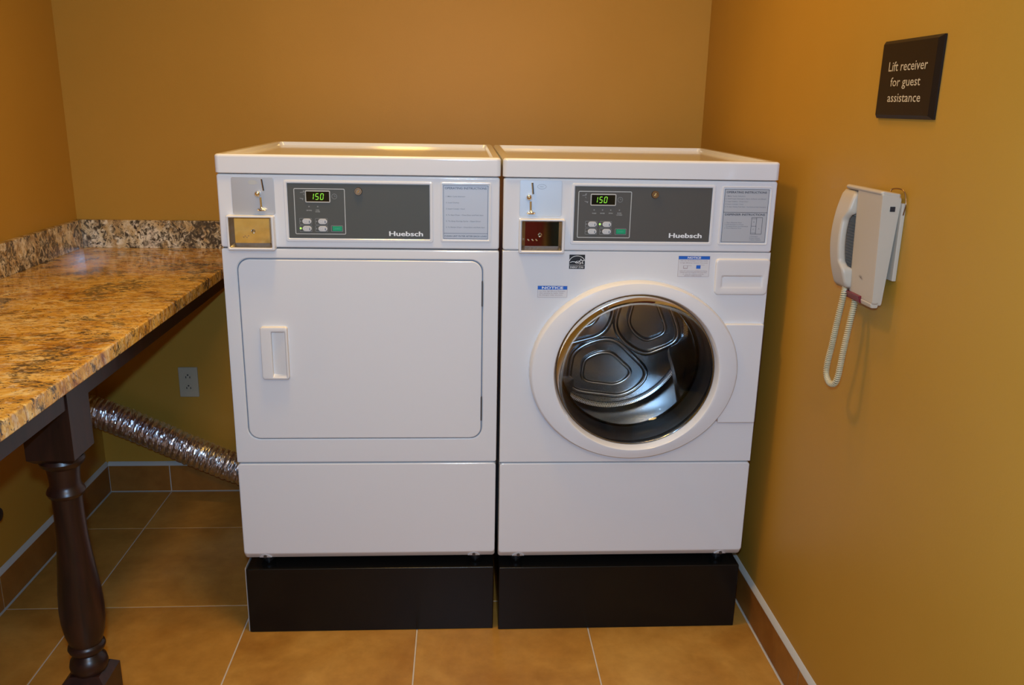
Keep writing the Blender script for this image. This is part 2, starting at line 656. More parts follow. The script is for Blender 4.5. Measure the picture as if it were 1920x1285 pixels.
def lid(root):
    L = []
    x0, x1, y0, y1 = -0.0015, W + 0.0015, -0.004, 0.700

    def lp(d, z, r):
        return [(x, y, z) for x, y in rrect(x0 + d, x1 - d, y0 + d, y1 - d, max(r, 0.001), 6)]
    L.append(lp(0.003, 1.2575, 0.010))
    L.append(lp(0.0, 1.2595, 0.012))
    L.append(lp(0.0, 1.2960, 0.012))
    for a in (20, 40, 60, 80):
        L.append(lp(0.007 * (1 - cos(radians(a))), 1.2960 + 0.0074 * sin(radians(a)), 0.012 - 0.004 * a / 90))
    L.append(lp(0.016, HC, 0.008))
    L.append(lp(0.019, HC - 0.001, 0.008))
    L.append(lp(0.023, HC - 0.010, 0.008))
    return loft('lid', L, 'enamel', root)


def cabinet(root):
    """thin sheet shell, open to the front"""
    o = (0.003, W - 0.003, B0 + 0.004, 1.256)
    t = 0.004
    L = [at_y(rrect(o[0], o[1], o[2], o[3], 0.004), 0.695), at_y(rrect(o[0], o[1], o[2], o[3], 0.004), 0.016),
         at_y(rrect(o[0] + t, o[1] - t, o[2] + t, o[3] - t, 0.003), 0.016),
         at_y(rrect(o[0] + t, o[1] - t, o[2] + t, o[3] - t, 0.003), 0.690)]
    return loft('cabinet', L, 'enamel', root)


def lower_panel(root):
    x0, x1, z0, z1 = 0.0, W, B0, 0.5045
    L = []
    # box whose bottom edge is a chamfer facing down and forward
    n = 5

    def lp(d, y, zb):
        return [(x, y, z) for x, z in rrect(x0 + d, x1 - d, zb + d, z1 - d, 0.008, n)]
    L.append(lp(0, 0.030, z0))
    L.append(lp(0, 0.0165, z0))
    L.append(lp(0.0006, 0.0135, z0 + 0.0006))
    L.append(lp(0.0016, 0.0016, z0 + 0.0150))
    L.append(lp(0.0030, 0.0004, z0 + 0.0165))
    L.append(lp(0.0050, 0.0, z0 + 0.0165))
    p = loft('lower_panel', L, 'enamel', root)
    for cx in (0.0566, 0.6245):
        q = [(cx - 0.0165, 0.0075, z0 + 0.0035), (cx + 0.0165, 0.0075, z0 + 0.0035), (cx + 0.008, 0.0010, z0 + 0.0135), (cx, 0.0000, z0 + 0.0175), (cx - 0.008, 0.0010, z0 + 0.0135)]
        V = q + [(a, b + 0.008, c) for i, (a, b, c) in enumerate(q)]
        F = [(0, 1, 2, 3, 4), (9, 8, 7, 6, 5)] + [(i, (i + 1) % 5, 5 + (i + 1) % 5, 5 + i) for i in range(5)]
        cl = finish('screw_tab', mesh_of(V, F), 'enamel', p)
        lathe('screw', [(0.0001, -0.0045), (0.0042, -0.0045), (0.0045, -0.001), (0.0045, 0.003)], 'hinge', p, 'y', (cx, 0.0052, z0 + 0.0095), 14)
    return p


def seam_backer(root, z, name='seam'):
    return box(name, (0.004, 0.010, z - 0.004), (W - 0.004, 0.016, z + 0.004), 'gap', root)


def console(root):
    c = plate('console_panel', (0.0005, W - 0.0005, 1.0785, 1.2560), 0.014, 0.0, 'enamel', root, r=0.006, b=0.005)
    return c


DIG = {'1': 'bc', '5': 'afgcd', '0': 'abcdef'}


def digits(pr, s, x0, zc, h, w, pitch, t):
    sh = 0.13

    def seg(x, a, b):
        # a, b: end points in digit cell
        (ax, az), (bx, bz) = a, b
        fx = lambda u, v: (x + u + sh * (v - 0), zc + v)
        d = Vector((bx - ax, bz - az)).normalized()
        n = Vector((-d.y, d.x)) * t / 2
        g = d * t * 0.55
        A, Bv = Vector((ax, az)) + g, Vector((bx, bz)) - g
        pts = [A - d * t / 2, A - n, Bv - n, Bv + d * t / 2, Bv + n, A + n]
        pr.poly([fx(p.x, p.y) for p in pts])
    for i, ch in enumerate(s):
        x = x0 + i * pitch
        hh = h / 2
        S = dict(a=((-w / 2, hh), (w / 2, hh)), g=((-w / 2, 0), (w / 2, 0)), d=((-w / 2, -hh), (w / 2, -hh)),
                 f=((-w / 2, 0), (-w / 2, hh)), b=((w / 2, 0), (w / 2, hh)), e=((-w / 2, -hh), (-w / 2, 0)), c=((w / 2, -hh), (w / 2, 0)))
        for k_ in DIG[ch]:
            seg(x, *S[k_])


def control_panel(root, rect, inner, disp, dig_x, clock, icons, labels, leds, lit, btns, green, key, logo, pm):
    """the grey overlay with display, keys, lock and lettering; all numbers are metres on the machine front"""
    x0, x1, z0, z1 = rect
    yf = -0.0012
    frame('panel_bezel', (x0 - 0.008, x1 + 0.008, z0 - 0.009, z1 + 0.008), (x0 - 0.001, x1 + 0.001, z0 - 0.001, z1 + 0.001), 0.001, -0.0030, 'enamel', root, 0.006, 0.002, 0.002)
    p = plate('control_panel', rect, 0.001, yf, pm, root, r=0.001, b=0.0004, n=2)
    Y = yf - 0.0003
    q = Print(front(Y))
    q.outline(*inner, 0.0035, 0.0019)
    q.build('outline_print', 'trace', p)
    dx0, dx1, dz0, dz1 = disp
    frame('display_frame', (dx0 - 0.0024, dx1 + 0.0024, dz0 - 0.0024, dz1 + 0.0024), (dx0, dx1, dz0, dz1), yf, yf - 0.0012, 'trace', p, 0.003, 0.001, 0.0004)
    plate('display', disp, yf, Y - 0.0002, 'display', p, r=0.001, b=0.0001, n=2)
    d = Print(front(Y - 0.0006))
    digits(d, '150', dig_x, (dz0 + dz1) / 2, 0.0140, 0.0064, 0.0118, 0.0017)
    d.build('display_digits', 'led', p)
    f = Print(front(Y))
    f.ring(clock[0], clock[1], 0.0066, 0.0066, 0.0010)
    f.line(clock, (clock[0] + 0.0034, clock[1]), 0.0009)
    f.line(clock, (clock[0], clock[1] + 0.0034), 0.0009)
    f.build('clock_print', 'faint', p)
    f = Print(front(Y))
    for (ax, az), (bx, bz) in icons:
        f.line((ax - 0.005, az), (ax + 0.003, az + 0.001), 0.0016)
        f.poly([(ax + 0.0015, az + 0.004), (ax + 0.0060, az + 0.0055), (ax + 0.0040, az - 0.001)])
        f.line((ax + 0.002, az - 0.003), (ax + 0.005, az - 0.006), 0.0012)
        f.line((bx - 0.004, bz + 0.001), (bx + 0.003, bz - 0.001), 0.0016)
        f.poly([(bx, bz + 0.001), (bx + 0.005, bz + 0.0005), (bx + 0.003, bz - 0.0045)])
    f.build('arrow_print', 'faint', p)
    for cx, cz in leds:
        f = Print(front(Y))
        f.oval(cx, cz, 0.0018, 0.0016, 12)
        f.build('indicator_dot', 'faint', p)
    t = Print(front(Y))
    for s, cx, cz, wd in labels:
        t.text(s, cx, cz, 0.0026, wd, 'c', 0.01)
    t.build('indicator_lettering', 'trace', p)
    lathe('indicator_light', [(0.0001, -0.0012), (0.0022, -0.001), (0.0026, 0.0)], 'lamp', p, 'y', (lit[0], Y, lit[1]), 14)
    o = Print(front(Y))
    for cx, cz in btns:
        o.outline(cx - 0.0175, cx + 0.0125, cz - 0.0078, cz + 0.0078, 0.002, 0.0009)
        o.oval(cx - 0.0145, cz, 0.0013, 0.002, 10)
        plate_b = plate('button', (cx - 0.0105, cx + 0.0112, cz - 0.0064, cz + 0.0064), yf, Y - 0.0009, 'button', p, r=0.0063, b=0.0006)
        i = Print(front(Y - 0.0012))
        i.ring(cx - 0.003, cz, 0.0040, 0.0040, 0.0008, 16)
        i.build('button_icon', 'trace', p)
        j = Print(front(Y - 0.0012))
        j.oval(cx + 0.0066, cz - 0.0012, 0.0013, 0.0026, 10)
        j.poly([(cx + 0.0060, cz), (cx + 0.0073, cz), (cx + 0.0066, cz + 0.0042)])
        j.build('button_pointer', 'blueline', p)
    gx, gz = green
    o.outline(gx - 0.0150, gx + 0.0138, gz - 0.0078, gz + 0.0078, 0.002, 0.0011)
    o.build('key_outline_print', 'faint', p)
    plate('start_button', (gx - 0.0118, gx + 0.0118, gz - 0.0058, gz + 0.0058), yf, Y - 0.0009, 'green', p, r=0.0012, b=0.0006)
    gl = Print(front(Y - 0.0012))
    gl.text('START', gx, gz - 0.0014, 0.0028, 0.013, 'c', 0.01)
    gl.build('start_lettering', mat('pale_green_print', (0.08, 0.42, 0.25), 0.5), p)
    kx, kz = key
    lathe('lock', [(0.0001, -0.0032), (0.0052, -0.0032), (0.0056, -0.0022), (0.0062, -0.0022), (0.0068, -0.0046), (0.0084, -0.0046), (0.0094, -0.0026), (0.0096, 0.0)], 'brass', p, 'y', (kx, Y, kz), 28)
    s = box('lock_slot', (-0.0009, -0.0006, -0.0036), (0.0009, 0.0006, 0.0036), 'chrome', p)
    s.location = (kx, Y - 0.0034, kz)
    s.rotation_euler = (0, 0.5, 0)
    lg = Print(front(Y))
    for k_, (sh, sv) in enumerate(((0.0, 0.0), (0.0007, 0.0), (0.0014, 0.0), (0.0, 0.0005), (0.0007, 0.0005), (0.0014, 0.0005))):
        n0 = len(lg.V)
        lg.text('Huebsch', logo[0] + sh, logo[2] + sv, 0.0118, logo[1] - logo[0] - 0.0014, 'l', 0.0)
        lg.V[n0:] = [(a_, b_ - 0.00008 * k_, c_) for a_, b_, c_ in lg.V[n0:]]
    lg.build('brand_lettering', 'white', p)
    return p


def coin_slide(root, x0, x1, z0, z1, m, slot, ball, stem, fl, oval, oval_mat):
    p = plate('coin_slot_plate', (x0, x1, z0, z1), 0.001, -0.0020, m, root, r=0.004, b=0.0006)
    a, b = slot
    V, F = tube_data([(a[0], -0.003, a[1]), (b[0], -0.004, b[1])], 0.0024, 8)
    finish('coin_chute', mesh_of(V, F), 'chrome', p, 60)
    d = Vector((b[0] - a[0], 0, b[1] - a[1]))
    q = Print(front(-0.0068))
    q.line((a[0] + 0.0012, a[1]), (b[0] + 0.0012, b[1]), 0.0026)
    q.build('coin_slit', 'blackink', p)
    lathe('slide_knob', [(0.0001, -0.020), (0.004, -0.0192), (0.0066, -0.0165), (0.0074, -0.0125), (0.0066, -0.008), (0.004, -0.005), (0.004, 0.0)], 'chrome', p, 'y', (ball[0], 0, ball[1]), 24)
    tube('slide_stem', [(stem[0][0], -0.007, stem[0][1]), (stem[1][0], -0.007, stem[1][1])], 0.0029, 'chrome', p, 12)
    # flared foot
    cx, cz = fl
    o = lathe('slide_foot', [(0.0030, 0.006), (0.0042, 0.0035), (0.0095, 0.002), (0.0115, 0.0), (0.0100, -0.0028), (0.0001, -0.0032)], 'chrome', p, 'z', (cx, -0.0078, cz), 24, sz=0.6)
    q = Print(front(-0.0023))
    if oval_mat == 'white':
        q.oval(oval[0], oval[1], 0.0115, 0.0058)
        q.build('oval_print', 'trace', p)
    else:
        q.ring(oval[0], oval[1], 0.0110, 0.0058, 0.0006)
        q.text('PAY', oval[0], oval[1] - 0.0014, 0.0028, 0.009, 'c')
        q.build('oval_print', 'ink2', p)
    return p


def coin_tray(root, x0, x1, z0, z1, lock, holes):
    fr = frame('coin_box', (x0, x1, z0, z1), (x0 + 0.0058, x1 - 0.0068, z0 + 0.0072, z1 - 0.004), 0.001, -0.0220, 'enamel', root, 0.004, 0.002, 0.004, yin=-0.001)
    i = (x0 + 0.0060, x1 - 0.0070, z0 + 0.0074, z1 - 0.0042)
    # bright metal lining of the opening
    L = [at_y(rrect(*i, 0.002), -0.019), at_y(rrect(i[0] + 0.001, i[1] - 0.001, i[2] + 0.001, i[3] - 0.001, 0.002), -0.019),
         at_y(rrect(i[0] + 0.010, i[1] - 0.007, i[2] + 0.009, i[3] - 0.005, 0.001), -0.0048)]
    loft('lining', L, 'steel', fr, cap0=False, cap1=False)
    plate('coin_box_face', (i[0] + 0.009, i[1] - 0.006, i[2] + 0.008, i[3] - 0.004), 0.001, -0.0046, 'chrome', fr, r=0.001, b=0.0004, n=2)
    lathe('coin_box_lock', [(0.0001, -0.0030), (0.0030, -0.0032), (0.0046, -0.0020), (0.0052, 0.0)], 'chrome', fr, 'y', (lock[0], -0.0048, lock[1]), 20)
    q = Print(front(-0.0082))
    q.oval(lock[0], lock[1] + 0.001, 0.0014, 0.0012, 10)
    q.build('keyhole', 'blackink', fr)
    for hx, hz in holes:
        lathe('rivet', [(0.0001, -0.0012), (0.0013, -0.0010), (0.0018, 0.0)], 'chrome', fr, 'y', (hx, -0.0048, hz), 10)
    return fr


# ---------------------------------- dryer
dry = thing('clothes_dryer', (0, 0, 0.0012), -0.004, 'white front-loading clothes dryer with a plain rectangular door and coin slot, left of the washer', 'dryer')
cabinet(dry)
lid(dry)
console(dry)
seam_backer(dry, 1.0773)
seam_backer(dry, 0.5054)
seam_backer(dry, 1.2565)
box('side_seam', (0.0035, 0.010, 0.24), (0.006, 0.016, 1.25), 'gap', dry)
lower_panel(dry)
door_r = (0.0375, 0.6408, 0.5755, 1.0490)
frame('front_panel', (0.0, W, 0.5063, 1.0762), (door_r[0] - 0.0026, door_r[1] + 0.0026, door_r[2] - 0.0026, door_r[3] + 0.0026), 0.014, 0.0, 'enamel', dry, 0.005, 0.031, 0.0045, n=8)
box('door_seam', (0.03, 0.0085, 0.565), (0.65, 0.0125, 1.058), mat('blue_grey_groove_shade', (0.20, 0.24, 0.30), 0.6), dry)  # blue-grey backing: shade of the open door groove put into its colour
door = plate('door', door_r, 0.008, -0.0010, 'enamel', dry, r=0.029, b=0.003, n=8)
# handle: bowed white grip with a pocket
hx0, hx1, hz0, hz1 = 0.0842, 0.1515, 0.7408, 0.8790


def handle_loop(d, y, bow):
    pts = []
    for x, z in rrect(hx0 + d, hx1 - d, hz0 + d, hz1 - d, 0.006, 5):
        s = (z - (hz0 + hz1) / 2) / ((hz1 - hz0) / 2)
        f = (x - hx1) / (hx0 - hx1)
        pts.append((x - bow * (1 - s * s) * max(0, f), y, z))
    return pts


pk = (0.1105, 0.1455, 0.7475, 0.8670)
hl = [handle_loop(0, -0.001, 0.004), handle_loop(0, -0.010, 0.004), handle_loop(0.0012, -0.0125, 0.004), handle_loop(0.004, -0.0135, 0.004),
      at_y(rrect(pk[0] - 0.002, pk[1] + 0.002, pk[2] - 0.002, pk[3] + 0.002, 0.003), -0.0135),
      at_y(rrect(*pk, 0.002), -0.0125)]
hl.append([(x, -0.0022 if x < 0.125 else -0.0100, z) for x, z in rrect(pk[0] + 0.0005, pk[1] - 0.0015, pk[2] + 0.006, pk[3] - 0.004, 0.002)])
loft('handle', hl, 'plastic', door)
for a, b in ((0.9330, 0.9975), (0.6245, 0.6890)):
    box('hinge', (0.6398, -0.0010, a), (0.6432, 0.008, b), 'hinge', door)

control_panel(dry, (0.1675, 0.5108, 1.1032, 1.2360), (0.1828, 0.3058, 1.1127, 1.2242), (0.2125, 0.2680, 1.1925, 1.2168),
              0.2268, (0.2802, 1.2054), [((0.2035, 1.2140), (0.2010, 1.1995))],
              [('DRYING', 0.2184, 1.1698, 0.0125), ('COOL', 0.2388, 1.1706, 0.0090), ('DOWN', 0.2390, 1.1666, 0.0105)],
              [(0.2183, 1.1803), (0.2394, 1.1805)], (0.1960, 1.1270),
              [(0.2112, 1.1443), (0.2494, 1.1443), (0.2112, 1.1266), (0.2492, 1.1266)], (0.2847, 1.1271), (0.3385, 1.2184),
              (0.4108, 0.4940, 1.1103), 'panelgrey')
coin_slide(dry, 0.0358, 0.1368, 1.1600, 1.2485, 'alu', ((0.1085, 1.2450), (0.1121, 1.2175)), (0.0996, 1.2105), ((0.1047, 1.2020), (0.1057, 1.1765)), (0.1058, 1.1728), (0.0868, 1.2366), 'white')
coin_tray(dry, 0.0212, 0.1352, 1.0738, 1.1590, (0.0818, 1.1190), [(0.0575, 1.1045), (0.0615, 1.1070), (0.0655, 1.1040), (0.0695, 1.1075)])
# instruction sticker
frame('label_frame', (0.5370, 0.6620, 1.0960, 1.2440), (0.5420, 0.6570, 1.1020, 1.2390), 0.001, -0.0026, 'enamel', dry, 0.005, 0.002, 0.0018)
st = plate('instruction_label', (0.5436, 0.6546, 1.1040, 1.2365), 0.001, -0.0008, 'sticker', dry, r=0.001, b=0.0003, n=2)
q = Print(front(-0.0011))
q.outline(0.5442, 0.6540, 1.1046, 1.2360, 0.001, 0.0011)
q.rect(0.5442, 0.6540, 1.1180, 1.1190)
q.text('OPERATING INSTRUCTIONS', 0.5990, 1.2265, 0.0052, 0.102, 'c', 0.02)
q.text('CLEAN LINT FILTER AFTER EACH LOAD', 0.5990, 1.1098, 0.0038, 0.105, 'c', 0.02)
q.build('heading_lettering', 'blueline', st)
q = Print(front(-0.0011))
for i, (s, wd) in enumerate((('1. Make Cycle Selection', 0.047), ('2. Load Clothes', 0.032), ('3. Insert Coin(s) / Card', 0.046),
                             ('4. To Start Dryer - Close Door and Push Start', 0.092), ('5. To Stop During Cycle - Open Door', 0.086), ('6. To Restart Dryer - Close Door and Push Start', 0.096))):
    q.text(s, 0.5505, 1.2075 - i * 0.01505, 0.0030, wd, 'l', 0.004)
q.build('step_lettering', 'ink2', st)

# ---------------------------------- washer
was = thing('washing_machine', (0.69049, -0.00882, 0.0012), -0.003, 'white front-loading washing machine with a round glass porthole door, right of the dryer', 'washing machine')
cabinet(was)
lid(was)
console(was)
seam_backer(was, 1.0788)
seam_backer(was, 0.5054)
seam_backer(was, 1.2565)
lower_panel(was)
DC = (0.350, 0.7655)      # porthole centre
HR = 0.2060


def ell(cx, cz, a, b, y, n, ang0=None):
    return [(cx + a * cos(t), y, cz + b * sin(t)) for t in ang0]


PR = (0.0, W, 0.5063, 1.0778)
NA = sorted([2 * pi * i / 96 - pi for i in range(96)] + [math.atan2(z - DC[1], x - DC[0]) for x in (0.0012, W - 0.0012) for z in (PR[2] + 0.0012, PR[3] - 0.0012)])


def ray_rect(d, y):
    x0, x1, z0, z1 = PR[0] + d, PR[1] - d, PR[2] + d, PR[3] - d
    out = []
    for t in NA:
        c, s_ = cos(t), sin(t)
        k_ = min(((x1 if c > 0 else x0) - DC[0]) / c if abs(c) > 1e-9 else 9e9, ((z1 if s_ > 0 else z0) - DC[1]) / s_ if abs(s_) > 1e-9 else 9e9)
        out.append((DC[0] + k_ * c, y, DC[1] + k_ * s_))
    return out


L = [ray_rect(0, 0.014), ray_rect(0, 0.004), ray_rect(0.0012, 0.0008), ray_rect(0.003, 0.0),
     ell(DC[0], DC[1], 0.222, 0.222, 0.0, 0, NA), ell(DC[0], DC[1], 0.222, 0.222, 0.014, 0, NA)]
loft('front_panel', L, 'enamel', was, closed=True)
# hinge cover running from the ring to the right edge
hc = plate('hinge_cover', (0.578, 0.6775, 0.6235, 0.8930), 0.001, -0.0150, 'enamel', was, r=0.002, b=0.0025)
box('hinge_gap', (0.6770, -0.0100, 0.6260), (0.6800, 0.001, 0.8905), 'hinge', hc)
# the big white door ring
NN = [2 * pi * i / 96 for i in range(96)]
OC = (0.3455, 0.7660)
RA, RB = 0.2715, 0.2385


def ringloop(t, y, d=0.0):
    """t = 0 outer edge, 1 = crest circle around the glass"""
    a = RA * (1 - t) + 0.2150 * t - d
    b = RB * (1 - t) + 0.2100 * t - d
    cx = OC[0] * (1 - t) + DC[0] * t
    cz = OC[1] * (1 - t) + DC[1] * t
    return ell(cx, cz, a, b, y, 0, NN)


L = [ringloop(0, -0.0006, -0.001), ringloop(0, -0.018), ringloop(0, -0.0240, 0.0010), ringloop(0, -0.0280, 0.0040), ringloop(0.12, -0.0300), ringloop(0.5, -0.0335), ringloop(0.85, -0.0355),
     ringloop(0.97, -0.0355), ringloop(1.0, -0.0345), ell(DC[0], DC[1], 0.2135, 0.2085, -0.031, 0, NN), ell(DC[0], DC[1], 0.2090, 0.2040, -0.010, 0, NN), ell(DC[0], DC[1], 0.2085, 0.2035, 0.001, 0, NN)]
dr = loft('door', L, 'enamel', was, closed=True)
# shiny trim between ring and glass
prof = [(0.1990 + 0.0026 * cos(a), -0.0085 + 0.0035 * sin(a)) for a in [2 * pi * i / 12 for i in range(12)]]
EX, EZ = 1.042, 1.018
lathe_loops = [[(DC[0] + r * EX * cos(t), h, DC[1] + r * EZ * sin(t)) for t in NN] for r, h in prof]
loft('glass_trim', lathe_loops, mat('dark_chrome', (0.30, 0.30, 0.31), 0.08, metal=1.0), dr, closed=True)
gp = [(0.1985, -0.010), (0.1960, -0.007), (0.1900, -0.001), (0.1780, 0.010), (0.1620, 0.022), (0.1400, 0.034), (0.1150, 0.043), (0.0850, 0.050), (0.0500, 0.0545), (0.0200, 0.056), (0.0005, 0.0562)]
lathe('door_glass', gp, 'glass', dr, 'y', (DC[0], 0, DC[1]), 72, cap0=False, cap1=False, sx=EX, sz=EZ)
# black gasket
gk = [(0.2200, 0.002), (0.2030, 0.002), (0.2010, 0.012), (0.2080, 0.022), (0.2080, 0.036), (0.1960, 0.046), (0.1900, 0.058), (0.1860, 0.070), (0.1850, 0.080), (0.2100, 0.084), (0.2250, 0.060), (0.2280, 0.020)]
loft('door_gasket', [[(DC[0] + r * EX * cos(t), h, DC[1] + r * EZ * sin(t)) for t in NN] for r, h in gk], 'rubber', was, closed=True)
# drum
dm = [(0.1880, 0.088), (0.1850, 0.082), (0.1835, 0.086), (0.1870, 0.094), (0.2300, 0.104), (0.2400, 0.115), (0.2420, 0.130), (0.2420, 0.350), (0.2360, 0.368), (0.2200, 0.376), (0.1300, 0.384), (0.0005, 0.386)]
drum = lathe('drum', [(r, h) for r, h in dm], 'drum', was, 'y', (0, 0, 0), 96, cap0=False, cap1=False)
drum.location = (DC[0], 0, DC[1])
lathe('drum_back', [(0.2200, 0.3745), (0.1700, 0.3745), (0.1300, 0.3800), (0.0700, 0.3800), (0.0600, 0.3740), (0.0005, 0.3730)], 'steel', drum, 'y', (0, 0, 0), 72, cap0=False, cap1=False)
for kk in range(3):
    a0 = radians(-97 + 120 * kk)
    for su, sv, rr in ((0.074, 0.050, 0.0065), (0.118, 0.088, 0.0085)):
        pts = []
        cx, cz = 0.118 * cos(a0), 0.118 * sin(a0)
        for i in range(56):
            t = 2 * pi * i / 56
            u = su * cos(t) * (1 + 0.10 * cos(3 * t))       # along the circle
            v = sv * sin(t) * (1 + 0.12 * sin(3 * t))       # along the radius
            ca, sa = cos(a0 + pi / 2), sin(a0 + pi / 2)
            px, pz = cx + u * ca + v * sa, cz + u * sa - v * ca
            rr_ = math.hypot(px, pz)
            if rr_ > 0.222:
                px, pz = px * 0.222 / rr_, pz * 0.222 / rr_
            pts.append((px, 0.3735, pz))
        tube('embossed_ridge', pts, rr, 'steel', drum, 8, cyclic=True)
for kk in range(3):
    a0 = radians(-24 + 120 * kk)
    L = []
    for j in range(9):
        s = j / 8
        y = 0.118 + 0.24 * s
        h = 0.078 * (1 - 0.35 * (1 - s)) * (1 - (2 * s - 1) ** 8 * 0.6)
        lp = []
        for u, hh in ((-0.040, 0.0), (-0.022, h * 0.75), (-0.007, h), (0.007, h), (0.022, h * 0.75), (0.040, 0.0)):
            r = 0.243 - hh
            ca, sa = cos(a0 + 0.5 * (s - 0.5)), sin(a0 + 0.5 * (s - 0.5))
            lp.append((r * ca - u * sa, y, r * sa + u * ca))
        L.append(lp)
    loft('lifter', L, 'steel', drum)
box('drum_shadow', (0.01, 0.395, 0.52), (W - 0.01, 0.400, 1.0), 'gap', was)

control_panel(was, (0.1765, 0.5190, 1.1036, 1.2382), (0.1850, 0.3178, 1.1115, 1.2270), (0.2180, 0.2768, 1.1938, 1.2180),
              0.2295, (0.2892, 1.2066), [((0.2000, 1.2158), (0.2050, 1.2010))],
              [('WASH', 0.2258, 1.1713, 0.0105), ('RINSE', 0.2464, 1.1715, 0.0110), ('SPIN', 0.2669, 1.1718, 0.0100), ('DOOR', 0.2889, 1.1722, 0.0105), ('LOCKED', 0.2889, 1.1678, 0.0140)],
              [(0.2255, 1.1807), (0.2464, 1.1809), (0.2669, 1.1807), (0.2885, 1.1809)], (0.2413, 1.1457),
              [(0.2222, 1.1455), (0.2585, 1.1455), (0.2222, 1.1276), (0.2585, 1.1276)], (0.2947, 1.1277), (0.3755, 1.2203),
              (0.4165, 0.5000, 1.1135), 'panelgrey2')
coin_slide(was, 0.0408, 0.1440, 1.1630, 1.2510, 'paleplate', ((0.0703, 1.2455), (0.0729, 1.2180)), (0.0627, 1.2108), ((0.0672, 1.2010), (0.0678, 1.1770)), (0.0688, 1.1728), (0.0944, 1.2360), 'ring')
coin_tray(was, 0.0395, 0.1530, 1.0738, 1.1590, (0.0924, 1.1178), [(0.0630, 1.1060), (0.0650, 1.1040), (0.0735, 1.1060), (0.0755, 1.1040), (0.0830, 1.1060), (0.0850, 1.1040)])
frame('label_frame', (0.5420, 0.6700, 1.0960, 1.2440), (0.5475, 0.6665, 1.1010, 1.2395), 0.001, -0.0022, 'enamel', was, 0.005, 0.002, 0.0018)
st = plate('instruction_label', (0.5496, 0.6630, 1.1034, 1.2368), 0.001, -0.0008, 'sticker2', was, r=0.001, b=0.0003, n=2)
q = Print(front(-0.0011))
q.outline(0.5500, 0.6626, 1.1038, 1.2364, 0.002, 0.0010)
q.rect(0.5500, 0.6626, 1.1784, 1.1794)
q.text('OPERATING INSTRUCTIONS', 0.6055, 1.2262, 0.0050, 0.102, 'c', 0.022)
q.text('DISPENSER INSTRUCTIONS', 0.6060, 1.1712, 0.0048, 0.102, 'c', 0.022)
q.outline(0.6235, 0.6370, 1.1245, 1.1668, 0.0005, 0.0009)
q.outline(0.6361, 0.6520, 1.1245, 1.1668, 0.0005, 0.0009)
q.rect(0.6235, 0.6370, 1.1445, 1.1452)
q.rect(0.6235, 0.6370, 1.1275, 1.1281)
q.rect(0.6235, 0.6370, 1.1630, 1.1636)
q.build('heading_lettering', 'ink', st)
q = Print(front(-0.0011))
for i, (s, wd) in enumerate((('1. Make Cycle Selection', 0.049), ('2. Add Proper Detergent, Fabric Softener and Bleach', 0.102), ('3. Load Clothes - Close Door', 0.058),
                             ('4. Insert Coin(s) / Card', 0.045), ('5. To Start Washer Push Start - Use Reduced Suds Detergent', 0.104))):
    q.text(s, 0.5535, 1.2178 - i * 0.00660, 0.0026, wd, 'l', 0.006)
q.build('step_lettering', 'ink2', st)
q = Print(front(-0.0011))
for i, (s, wd) in enumerate((('1. Open Dispenser Door', 0.044), ('2. Add Detergent to Proper', 0.049), ('    Compartment as Indicated', 0.056), ('3. Close Dispenser Door', 0.044))):
    q.text(s, 0.5560 if i != 2 else 0.5595, 1.1522 - i * 0.0046, 0.0024, wd, 'l', 0.006)
for s, cx, cz in (('B', 0.6302, 1.1538), ('C', 0.6302, 1.1352), ('A', 0.6442, 1.1368)):
    q.text(s, cx, cz, 0.0032, None, 'c', 0.01)
q.build('dispenser_lettering', 'ink2', st)
q = Print(front(-0.0011))
for i, (s, wd) in enumerate((('A Detergent', 0.021), ('B Fabric Softener', 0.027), ('C Bleach, Additives', 0.030))):
    q.text(s, 0.6225, 1.1180 - i * 0.0045, 0.0023, wd, 'l', 0.006)
q.build('legend_lettering', 'ink2', st)

# dispenser drawer
dz0, dz1, dx0, dx1 = 0.9705, 1.0620, 0.5430, 0.6800


def drawer_loop(d, y):
    pts = []
    for x, z in rrect(dx0 + d, dx1 - d, dz0 + d, dz1 - d, 0.009, 6):
        s = (x - (dx0 + dx1) / 2) / ((dx1 - dx0) / 2)
        f = (dz1 - z) / (dz1 - dz0)
        pts.append((x + 0.002 * s * (1 - f) , y, z - 0.0060 * (1 - s * s) * max(0, f)))
    return pts


def pocket_loop(d, y, x0=0.5590, x1=0.6645, z0=0.9880, z1=1.0185):
    pts = []
    for x, z in rrect(x0 + d, x1 - d, z0 + d, z1 - d, 0.0035, 6):
        s = (x - (x0 + x1) / 2) / ((x1 - x0) / 2)
        pts.append((x, y, z + 0.0035 * (1 - s * s) * (1 if z > (z0 + z1) / 2 else -0.3)))
    return pts


loft('dispenser_drawer', [drawer_loop(0, 0.001), drawer_loop(0.0, -0.003), drawer_loop(0.0012, -0.0055), drawer_loop(0.004, -0.0068), drawer_loop(0.010, -0.0062),
                          pocket_loop(-0.0025, -0.0062), pocket_loop(0.0, -0.0050), [(x, -0.0005 if z > 1.0 else -0.0040, z) for x, y, z in pocket_loop(0.004, 0)]], 'plastic', was)
# stickers on the washer front
es = plate('efficiency_label', (0.1685, 0.2080, 1.0325, 1.0688), 0.001, -0.0005, 'blackink', was, r=0.0003, b=0.0002, n=2)
q = Print(front(-0.0008))
